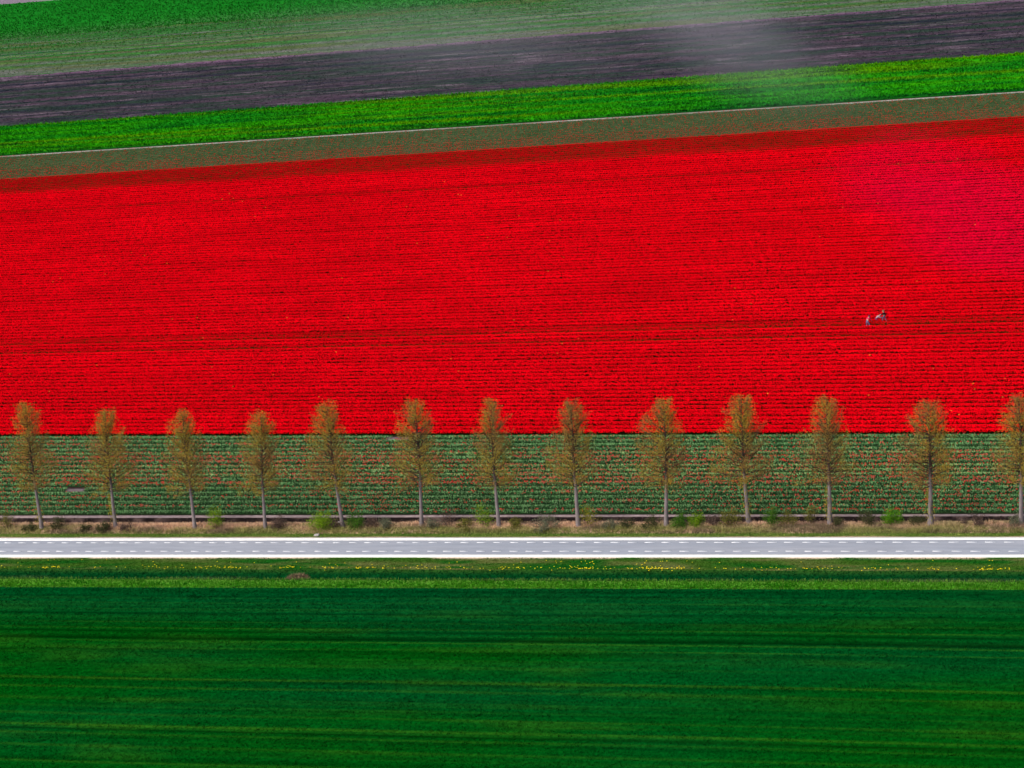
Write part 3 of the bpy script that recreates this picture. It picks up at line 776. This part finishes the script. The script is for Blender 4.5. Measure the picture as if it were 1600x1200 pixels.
TREES = [
 (-63.39, 5.84, 17.0, 1.21, 2.85, 2.85, True, 1.0, 'poplar furthest left, its trunk kinked to the left below the crown'),
 (-53.29, 6.11, 15.8, 1.63, 2.6, 3.5, True, 1.0, 'second poplar from the left, fuller on its right side'),
 (-42.35, 5.78, 15.5, 1.13, 2.8, 2.4, False, 1.0, 'narrow poplar just left of the small yellow-green sapling bush'),
 (-32.94, 5.67, 15.1, 2.05, 3.4, 2.3, False, .95, 'fourth poplar from the left, with the most slender pointed crown'),
 (-22.95, 5.93, 16.2, .49, 3.3, 2.4, False, 1.05, 'poplar with a forked trunk base between two bright green bushes'),
 (-13.00, 6.18, 16.1, 1.48, 3.6, 2.6, False, 1.0, 'poplar standing in front of the small bare patch at the red field edge'),
 (-3.25, 5.86, 16.0, 1.12, 2.6, 2.6, False, 1.0, 'poplar with a tall thin yellow-green bush at the left of its trunk'),
 (6.46, 5.74, 15.8, .91, 3.0, 2.7, False, 1.1, 'poplar with a sparse yellowish bush against the right of its trunk'),
 (16.94, 5.61, 15.7, 1.37, 3.6, 2.2, False, 1.05, 'ninth poplar from the left, its crown reaching out to the left'),
 (26.38, 6.57, 15.5, .56, 3.2, 2.9, True, 1.1, 'broad poplar right of centre with the fullest rounded top'),
 (35.74, 6.08, 15.3, .87, 3.3, 2.5, True, 1.1, 'third poplar from the right, straight with an even oval crown'),
 (46.99, 5.57, 14.8, .75, 3.7, 2.7, True, 1.2, 'second poplar from the right, with a low wide crown and pale trunk'),
 (56.82, 5.79, 15.1, .5, 3.0, 3.0, False, 1.1, 'poplar cut off by the right edge of the view'),
]
for k, (x, y, H, dx, rL, rR, sh, g, lab) in enumerate(TREES):
    poplar('poplar_tree', x, y, H, dx, rL, rR, 300+k, lab, shoots=sh, girth=g)

# ------------------------------------------------------------------ bushes under the trees
def bush(x, y, w, h, c0, c1, dens, seed, label, up=.6):
    r = np.random.default_rng(seed)
    root = empty('bush', (x, y, .08), label, 'bush', 'bushes in the dry grass under the poplars')
    st = MB(); P = []
    ns = int(8+w*5)
    for i in range(ns):
        a = r.uniform(0, 6.28); rr_ = math.sqrt(r.uniform(.02, 1))*w/2
        hh = h*r.uniform(.6, 1.05)*math.sqrt(max(.1, 1-(rr_/(w/2))**2*.75))
        b0 = np.array([math.cos(a)*rr_*.35, math.sin(a)*rr_*.35, -.1]); b2 = np.array([math.cos(a)*rr_, math.sin(a)*rr_, hh]); b1 = b0*.4+b2*.6; b1[2] = hh*.55*r.uniform(.8, 1.2)
        st.tube(np.array([b0, b1, b2]), np.array([.022, .014, .005]), LIMB*r.uniform(.7, 1.2), 3, cap=False)
        m_ = int(dens*r.uniform(24, 40))
        v = r.uniform(.12, 1.04, m_)[:, None]; v = v**up
        P.append(b0*(1-v)**2+2*b1*v*(1-v)+b2*v*v+r.normal(0, .10, (m_, 3))*(1+.6*h))
    link('stems', st.mesh('stems', M_bark), root)
    P = np.concatenate(P); P[:, 2] = np.maximum(P[:, 2], .02); n = len(P)
    ax = r.normal(0, 1, (n, 3)); bx = r.normal(0, 1, (n, 3))
    ax /= np.linalg.norm(ax, axis=1)[:, None]; bx /= np.linalg.norm(bx, axis=1)[:, None]
    sz = r.uniform(.05, .11, n)[:, None]
    V = np.stack([P+ax*sz, P-ax*sz*.5+bx*sz*.7, P-ax*sz*.5-bx*sz*.7], 1).reshape(-1, 3)
    c = mix(c0, c1, .5*r.uniform(0, 1, n)+.5*noise(P[:, 0]*2.5+seed, P[:, 2]*2.5, 3))
    link('foliage', make_mesh('foliage', V, [(np.arange(n*3).reshape(-1, 3), 0)], M_leaf, np.repeat(c, 3, axis=0)), root)

BRI = (srgb(104, 150, 30, .8), srgb(150, 184, 44, .8)); GRE = (srgb(60, 110, 34, .8), srgb(96, 140, 46, .8)); OLI = (srgb(96, 100, 50, .8), srgb(140, 138, 62, .8))
DRK = (srgb(64, 70, 44, .8), srgb(98, 100, 66, .8)); BRN = (srgb(94, 78, 72, .8), srgb(128, 108, 96, .8)); GRY = (srgb(100, 104, 84, .8), srgb(134, 138, 112, .8)); YEL = (srgb(136, 140, 44, .8), srgb(172, 166, 60, .8))
from_px = {}
BUSHES = [  # x, y, width, height, colours, density, label
 (-68.3, 6.1, 1.3, 2.0, OLI, .9, 'tall olive bush at the left edge of the view'),
 (-64.9, 5.5, 1.4, .8, DRK, 1.0, 'low dark bush just left of the first poplar trunk'),
 (-61.1, 5.9, 1.5, 1.5, DRK, 1.2, 'dark olive bush just right of the first poplar trunk'),
 (-57.0, 5.3, 1.0, .8, DRK, 1.0, 'small dark bush midway between the first and second poplars'),
 (-54.2, 5.2, 1.8, 1.0, DRK, 1.1, 'dark green scrub at the foot of the second poplar'),
 (-51.4, 5.4, 1.3, .8, BRN, .9, 'brownish low bush right of the second poplar'),
 (-39.5, 6.0, 1.7, 2.4, BRI, 1.3, 'upright yellow-green sapling bush right of the third poplar'),
 (-31.0, 5.9, 1.7, 1.4, BRN, 1.1, 'dull brown bush right of the fourth poplar'),
 (-25.3, 5.6, 2.9, 2.0, BRI, 1.7, 'largest bright green bush, left of the forked poplar trunk'),
 (-23.7, 5.5, 1.4, 1.3, BRN, .9, 'brown bush squeezed between the largest bright bush and the poplar'),
 (-21.1, 5.6, 1.7, 1.7, GRE, 1.6, 'deep green bush right of the forked poplar trunk'),
 (-19.2, 5.9, 1.5, 1.3, BRN, .8, 'twiggy purple-brown bush right of the deep green bush'),
 (-17.6, 5.7, 1.6, 1.2, GRY, 1.0, 'grey-green bush between two poplars left of the centre'),
 (-11.3, 5.6, 1.5, 1.1, GRY, .9, 'faded grey-green bush right of the sixth poplar'),
 (-9.5, 6.3, 1.6, 1.9, BRN, .7, 'tall sparse brown bush left of the thin yellow-green bush'),
 (-7.2, 5.4, 1.8, 1.0, OLI, 1.0, 'low olive bush in front of the thin yellow-green bush'),
 (-5.1, 5.9, 1.6, 2.5, BRI, 1.1, 'tall thin yellow-green bush left of the seventh poplar'),
 (-1.0, 5.6, 1.3, 1.1, OLI, 1.1, 'small olive bush right of the seventh poplar'),
 (2.6, 5.4, 2.8, 1.3, GRY, 1.2, 'wide grey-green bush left of the eighth poplar'),
 (7.7, 6.1, 1.7, 2.4, YEL, .8, 'sparse yellowish bush against the eighth poplar trunk'),
 (10.4, 5.3, 1.6, .9, GRY, .9, 'low grey bush beyond the yellowish one'),
 (12.3, 5.4, 1.4, .9, DRK, 1.0, 'small dark bush left of the ninth poplar'),
 (15.2, 5.6, 2.0, 1.1, DRK, 1.1, 'dark green bush touching the left of the ninth poplar'),
 (18.9, 5.5, 2.0, 1.4, GRE, 1.5, 'green bush just right of the ninth poplar'),
 (20.4, 5.7, 1.6, 1.5, BRI, 1.4, 'bright bush leaning on the green one right of the ninth poplar'),
 (22.6, 5.8, 1.5, 1.3, BRN, .9, 'purple-brown bush in the middle between the ninth and tenth poplars'),
 (24.6, 5.9, 2.2, 1.9, OLI, 1.3, 'big olive bush left of the tenth poplar'),
 (29.2, 6.1, 1.7, 1.9, GRE, 1.4, 'green bush right of the tenth poplar'),
 (31.1, 5.9, 1.8, 1.5, OLI, .9, 'fading olive bush midway between the tenth and eleventh poplars'),
 (33.7, 6.3, 1.4, 1.9, OLI, .9, 'thin olive bush left of the eleventh poplar'),
 (36.8, 5.6, 1.3, .9, DRK, .9, 'dark tuft of a bush right of the eleventh poplar'),
 (40.0, 6.1, 1.6, 1.6, DRK, 1.2, 'dark olive bush left of the bright one on the right'),
 (42.8, 5.9, 1.9, 1.7, (srgb(70, 136, 30, .8), srgb(120, 168, 40, .8)), 1.7, 'dense bright green bush between the last two full poplars'),
 (45.5, 5.7, 1.4, .9, DRK, 1.2, 'low dark green bush at the left foot of the pale poplar trunk'),
 (51.7, 5.9, 2.0, .9, BRN, .8, 'low brown scrub right of the pale poplar trunk'),
 (56.2, 5.6, 1.6, 1.0, GRY, .9, 'grey-green bush at the right edge of the view'),
]
for k, (x, y, w, h, cc, d, lab) in enumerate(BUSHES):
    bush(x, y, w*1.3, h*1.2, cc[0]*.88, cc[1]*.88, d*1.7, 500+k, lab)

# ------------------------------------------------------------------ stones
def stone(name, x, y, z, sx, sy, sz, c, label, seed):
    r = np.random.default_rng(seed)
    import bmesh
    bm = bmesh.new(); bmesh.ops.create_icosphere(bm, subdivisions=2, radius=1)
    V = np.array([v.co[:] for v in bm.verts]); F = np.array([[v.index for v in f.verts] for f in bm.faces]); bm.free()
    V = np.sign(V)*np.abs(V)**.7*(1+.12*r.normal(0, 1, (len(V), 1)))*np.array([sx, sy, sz])
    o = link(name, make_mesh(name, V, [(F, 0)], M_stone, np.tile(c, (len(V), 1))), loc=(x, y, z))
    thing(o, label, 'stone')
stone('stone', -23.6, 6.9, .25, .35, .25, .22, srgb(226, 214, 204, .85), 'pale stone behind the largest bright green bush', 1)
stone('flat_stone', -25.5, 3.7, .06, .34, .3, .14, srgb(168, 166, 164, .8), 'flat grey stone on the grass in front of the largest bright bush', 2)

# ------------------------------------------------------------------ three people picking in the red field
def person(loc, rotz, joints, cols, label, hat=None):
    """one continuous skinned body; clothing as children"""
    root = empty('person', loc, label, 'person', 'people working in the red tulip field'); root.rotation_euler = (0, 0, rotz)
    def grow(name, verts, edges, radii, rootv, mat, col):
        me = bpy.data.meshes.new(name); me.from_pydata([Vector(v) for v in verts], edges, [])
        ob = bpy.data.objects.new(name, me); COL.objects.link(ob)
        sk = ob.modifiers.new('skin', 'SKIN'); sk.use_smooth_shade = True
        for i, rd in enumerate(radii):
            me.skin_vertices[0].data[i].radius = (rd, rd)
            me.skin_vertices[0].data[i].use_root = (i == rootv)
        ss = ob.modifiers.new('sub', 'SUBSURF'); ss.levels = 1; ss.render_levels = 1
        dg = bpy.context.evaluated_depsgraph_get()
        m2 = bpy.data.meshes.new_from_object(ob.evaluated_get(dg))
        bpy.data.objects.remove(ob)
        a = m2.attributes.new('Col', 'FLOAT_COLOR', 'POINT')
        c = np.ones((len(m2.vertices), 4), np.float32); c[:, :3] = col
        a.data.foreach_set('color', c.ravel())
        m2.materials.clear(); m2.materials.append(mat); m2.name = name
        return link(name, m2, root)
    J = {k: np.array(v, float) for k, v in joints.items()}
    order = ['pelvis', 'waist', 'chest', 'neck', 'head', 'crown', 'shl', 'ell', 'wrl', 'hal', 'shr', 'elr', 'wrr', 'har', 'hpl', 'knl', 'anl', 'tol', 'hpr', 'knr', 'anr', 'tor']
    rad = dict(pelvis=.14, waist=.12, chest=.15, neck=.055, head=.105, crown=.075, shl=.07, ell=.045, wrl=.03, hal=.035, shr=.07, elr=.045, wrr=.03, har=.035,
               hpl=.095, knl=.06, anl=.042, tol=.04, hpr=.095, knr=.06, anr=.042, tor=.04)
    E = [('pelvis', 'waist'), ('waist', 'chest'), ('chest', 'neck'), ('neck', 'head'), ('head', 'crown'), ('chest', 'shl'), ('shl', 'ell'), ('ell', 'wrl'), ('wrl', 'hal'),
         ('chest', 'shr'), ('shr', 'elr'), ('elr', 'wrr'), ('wrr', 'har'), ('pelvis', 'hpl'), ('hpl', 'knl'), ('knl', 'anl'), ('anl', 'tol'), ('pelvis', 'hpr'), ('hpr', 'knr'), ('knr', 'anr'), ('anr', 'tor')]
    idx = {k: i for i, k in enumerate(order)}
    verts = [J[k] for k in order]; radii = [rad[k] for k in order]; edges = [(idx[a], idx[b]) for a, b in E]
    body = grow('body', verts, edges, radii, 0, M_skin, srgb(196, 146, 122, .8))
    for h, w in (('hal', 'wrl'), ('har', 'wrr')):              # fingers
        d = unit(J[h]-J[w]); sd_ = unit(np.cross(d, [0, .3, 1])); fb = MB()
        for q in range(4):
            p = J[h]+sd_*(q-1.5)*.02
            fb.tube(np.array([p, p+d*.05, p+d*.085+np.array([0, 0, -.02])]), np.array([.010, .009, .007]), srgb(196, 146, 122, .8), 5)
        p = J[h]-sd_*.04; fb.tube(np.array([p-d*.02, p+d*.03-sd_*.01]), np.array([.011, .008]), srgb(196, 146, 122, .8), 5)
        link('fingers', fb.mesh('fingers', M_skin, True), root)
    def wear(name, keys, grow_by, col):
        ii = {k: i for i, k in enumerate(keys)}
        grow(name, [J[k] for k in keys], [(ii[a], ii[b]) for a, b in E if a in ii and b in ii], [rad[k]+grow_by for k in keys], 0, M_cloth, col)
    wear('jacket', ['waist', 'chest', 'shl', 'ell', 'wrl', 'shr', 'elr', 'wrr'], .028, cols[0])
    wear('trousers', ['pelvis', 'waist', 'hpl', 'knl', 'anl', 'hpr', 'knr', 'anr'], .03, cols[1])
    for a, b in (('anl', 'tol'), ('anr', 'tor')):
        ii = [J[a]+np.array([0, 0, .08]), J[a], J[b]]
        grow('boot', ii, [(0, 1), (1, 2)], [.06, .062, .052], 1, M_cloth, srgb(50, 44, 44, .8))
    hd = J['head']; un = unit(J['crown']-J['head'])
    grow('hat' if hat else 'hair', [hd+un*.02, hd+un*.10, hd+un*.15], [(0, 1), (1, 2)], [.125, .12, .06], 1, M_cloth, cols[2])
    fwd = np.array([0, 1., 0])-un*un[1]; fwd = unit(fwd) if np.linalg.norm(fwd) > .2 else np.array([0, 0, -1.])
    fm = MB()
    sidev = np.cross(fwd, un)
    fm.tube(np.array([hd+fwd*.095, hd+fwd*.13-un*.02]), np.array([.012, .016]), srgb(196, 146, 122, .8), 5)
    link('nose', fm.mesh('nose', M_skin, True), root)
    return root

def pose(**k): return k
# walking figure, bent forward, seen from behind
person((30.95, 74.85, 0), math.radians(-25), pose(pelvis=(0, 0, .95), waist=(0, .10, 1.10), chest=(.0, .30, 1.28), neck=(.02, .44, 1.40), head=(.03, .52, 1.48), crown=(.04, .60, 1.58),
    shl=(-.19, .30, 1.32), ell=(-.26, .42, 1.05), wrl=(-.22, .58, .85), hal=(-.21, .62, .77), shr=(.19, .32, 1.32), elr=(.30, .46, 1.08), wrr=(.30, .64, .90), har=(.29, .69, .83),
    hpl=(-.10, 0, .88), knl=(-.16, .10, .48), anl=(-.18, -.04, .09), tol=(-.20, .12, .05), hpr=(.10, 0, .88), knr=(.20, .16, .50), anr=(.30, .05, .09), tor=(.33, .20, .05)),
    (srgb(206, 44, 92, .8), srgb(132, 112, 156, .65), srgb(40, 30, 66, .8)), 'person in a pink top and pale lilac trousers bending forward with legs apart', hat=True)
# crouching figure
person((31.8, 77.25, 0), math.radians(-70), pose(pelvis=(0, 0, .45), waist=(0, .12, .62), chest=(.0, .36, .80), neck=(.02, .52, .86), head=(.03, .62, .90), crown=(.04, .72, .95),
    shl=(-.19, .38, .82), ell=(-.26, .52, .56), wrl=(-.16, .74, .46), hal=(-.15, .82, .44), shr=(.19, .38, .82), elr=(.26, .62, .66), wrr=(.20, .86, .62), har=(.19, .94, .61),
    hpl=(-.11, 0, .42), knl=(-.17, .42, .46), anl=(-.17, .08, .09), tol=(-.18, .24, .05), hpr=(.11, 0, .42), knr=(.17, .40, .12), anr=(.16, -.02, .09), tor=(.17, -.14, .05)),
    (srgb(190, 150, 176, .65), srgb(90, 60, 120, .7), srgb(190, 130, 145, .7)), 'person in a white top crouching among the red tulips with one arm out', hat=True)
# striding figure, leaning back a little
person((33.05, 76.9, 0), math.radians(60), pose(pelvis=(0, 0, .95), waist=(0, -.02, 1.10), chest=(.0, .0, 1.34), neck=(.0, .03, 1.50), head=(.0, .07, 1.60), crown=(.0, .08, 1.72),
    shl=(-.20, .0, 1.42), ell=(-.34, .14, 1.20), wrl=(-.36, .36, 1.16), hal=(-.36, .44, 1.16), shr=(.20, .0, 1.42), elr=(.28, -.12, 1.16), wrr=(.26, -.04, .92), har=(.26, -.02, .84),
    hpl=(-.10, 0, .88), knl=(-.12, .22, .50), anl=(-.12, .24, .09), tol=(-.13, .40, .05), hpr=(.10, 0, .88), knr=(.11, -.10, .48), anr=(.12, -.36, .10), tor=(.13, -.22, .05)),
    (srgb(34, 20, 30, .8), srgb(112, 92, 122, .8), srgb(170, 120, 96, .8)), 'person in a dark top striding through the red tulips, furthest right of the three')

# ------------------------------------------------------------------ dry mound across the ditch
n = 700
a = rng.uniform(0, 6.28, n); q = np.sqrt(rng.uniform(0, 1, n))
X = -23.9+np.cos(a)*q*1.5; YY = -7.3+np.sin(a)*q*1.1
V, F, C = tufts(n, X, YY, -.8+.55*(1-q**2)*.9, mix(srgb(150, 128, 106, .8), srgb(104, 96, 66, .8), rng.uniform(0, 1, n)), .34, .06, 3, .9, 71)
o = link('dry_mound', make_mesh('dry_mound', V, [(F, 0)], M_grass, C))
thing(o, 'brown mound of withered grass lying across the ditch', 'mound'); o['kind'] = 'stuff'

# ------------------------------------------------------------------ thin wisps of mist drifting over the far fields
M_mist = bpy.data.materials.new('mist'); M_mist.use_nodes = True
nt = M_mist.node_tree; nt.nodes.remove(nt.nodes['Principled BSDF'])
pv = nt.nodes.new('ShaderNodeVolumePrincipled'); pv.inputs['Density'].default_value = .009; pv.inputs['Anisotropy'].default_value = .2
pv.inputs['Color'].default_value = (.86, .9, .95, 1)
tc = nt.nodes.new('ShaderNodeTexCoord'); ln = nt.nodes.new('ShaderNodeVectorMath'); ln.operation = 'LENGTH'
nt.links.new(tc.outputs['Object'], ln.inputs[0])
fall = nt.nodes.new('ShaderNodeMapRange'); fall.interpolation_type = 'SMOOTHERSTEP'
for i_, v_ in ((1, .05), (2, .98), (3, 1.0), (4, 0.0)): fall.inputs[i_].default_value = v_
nt.links.new(ln.outputs['Value'], fall.inputs[0])
nz = nt.nodes.new('ShaderNodeTexNoise'); nz.inputs['Scale'].default_value = 2.2; nz.inputs['Detail'].default_value = 2
nt.links.new(tc.outputs['Object'], nz.inputs['Vector'])
mm = nt.nodes.new('ShaderNodeMath'); mm.operation = 'MULTIPLY'
nt.links.new(fall.outputs[0], mm.inputs[0]); nt.links.new(nz.outputs[0], mm.inputs[1])
md = nt.nodes.new('ShaderNodeMath'); md.operation = 'MULTIPLY'; md.inputs[1].default_value = .0095
nt.links.new(mm.outputs[0], md.inputs[0]); nt.links.new(md.outputs[0], pv.inputs['Density'])
nt.links.new(pv.outputs[0], nt.nodes['Material Output'].inputs['Volume'])
import bmesh
bm = bmesh.new(); bmesh.ops.create_icosphere(bm, subdivisions=4, radius=1)
mist_me = bpy.data.meshes.new('mist'); bm.to_mesh(mist_me); bm.free()
mist_me.materials.append(M_mist)
mist_me.polygons.foreach_set('use_smooth', np.ones(len(mist_me.polygons), bool))
MIST = [((-17, 219, 16), (27, 19, 15), (.2, .5, .3)), ((-4, 193, 14), (30, 22, 13), (0, .45, .2)), ((-32, 246, 17), (44, 26, 14), (.1, .3, 0)), ((-78, 232, 15), (60, 30, 12), (.1, .15, .1))]
for (x, y, z), sc, rz in MIST:
    o = link('mist', mist_me, loc=(x, y, z)); o.scale = sc; o.rotation_euler = rz
    o['kind'] = 'stuff'
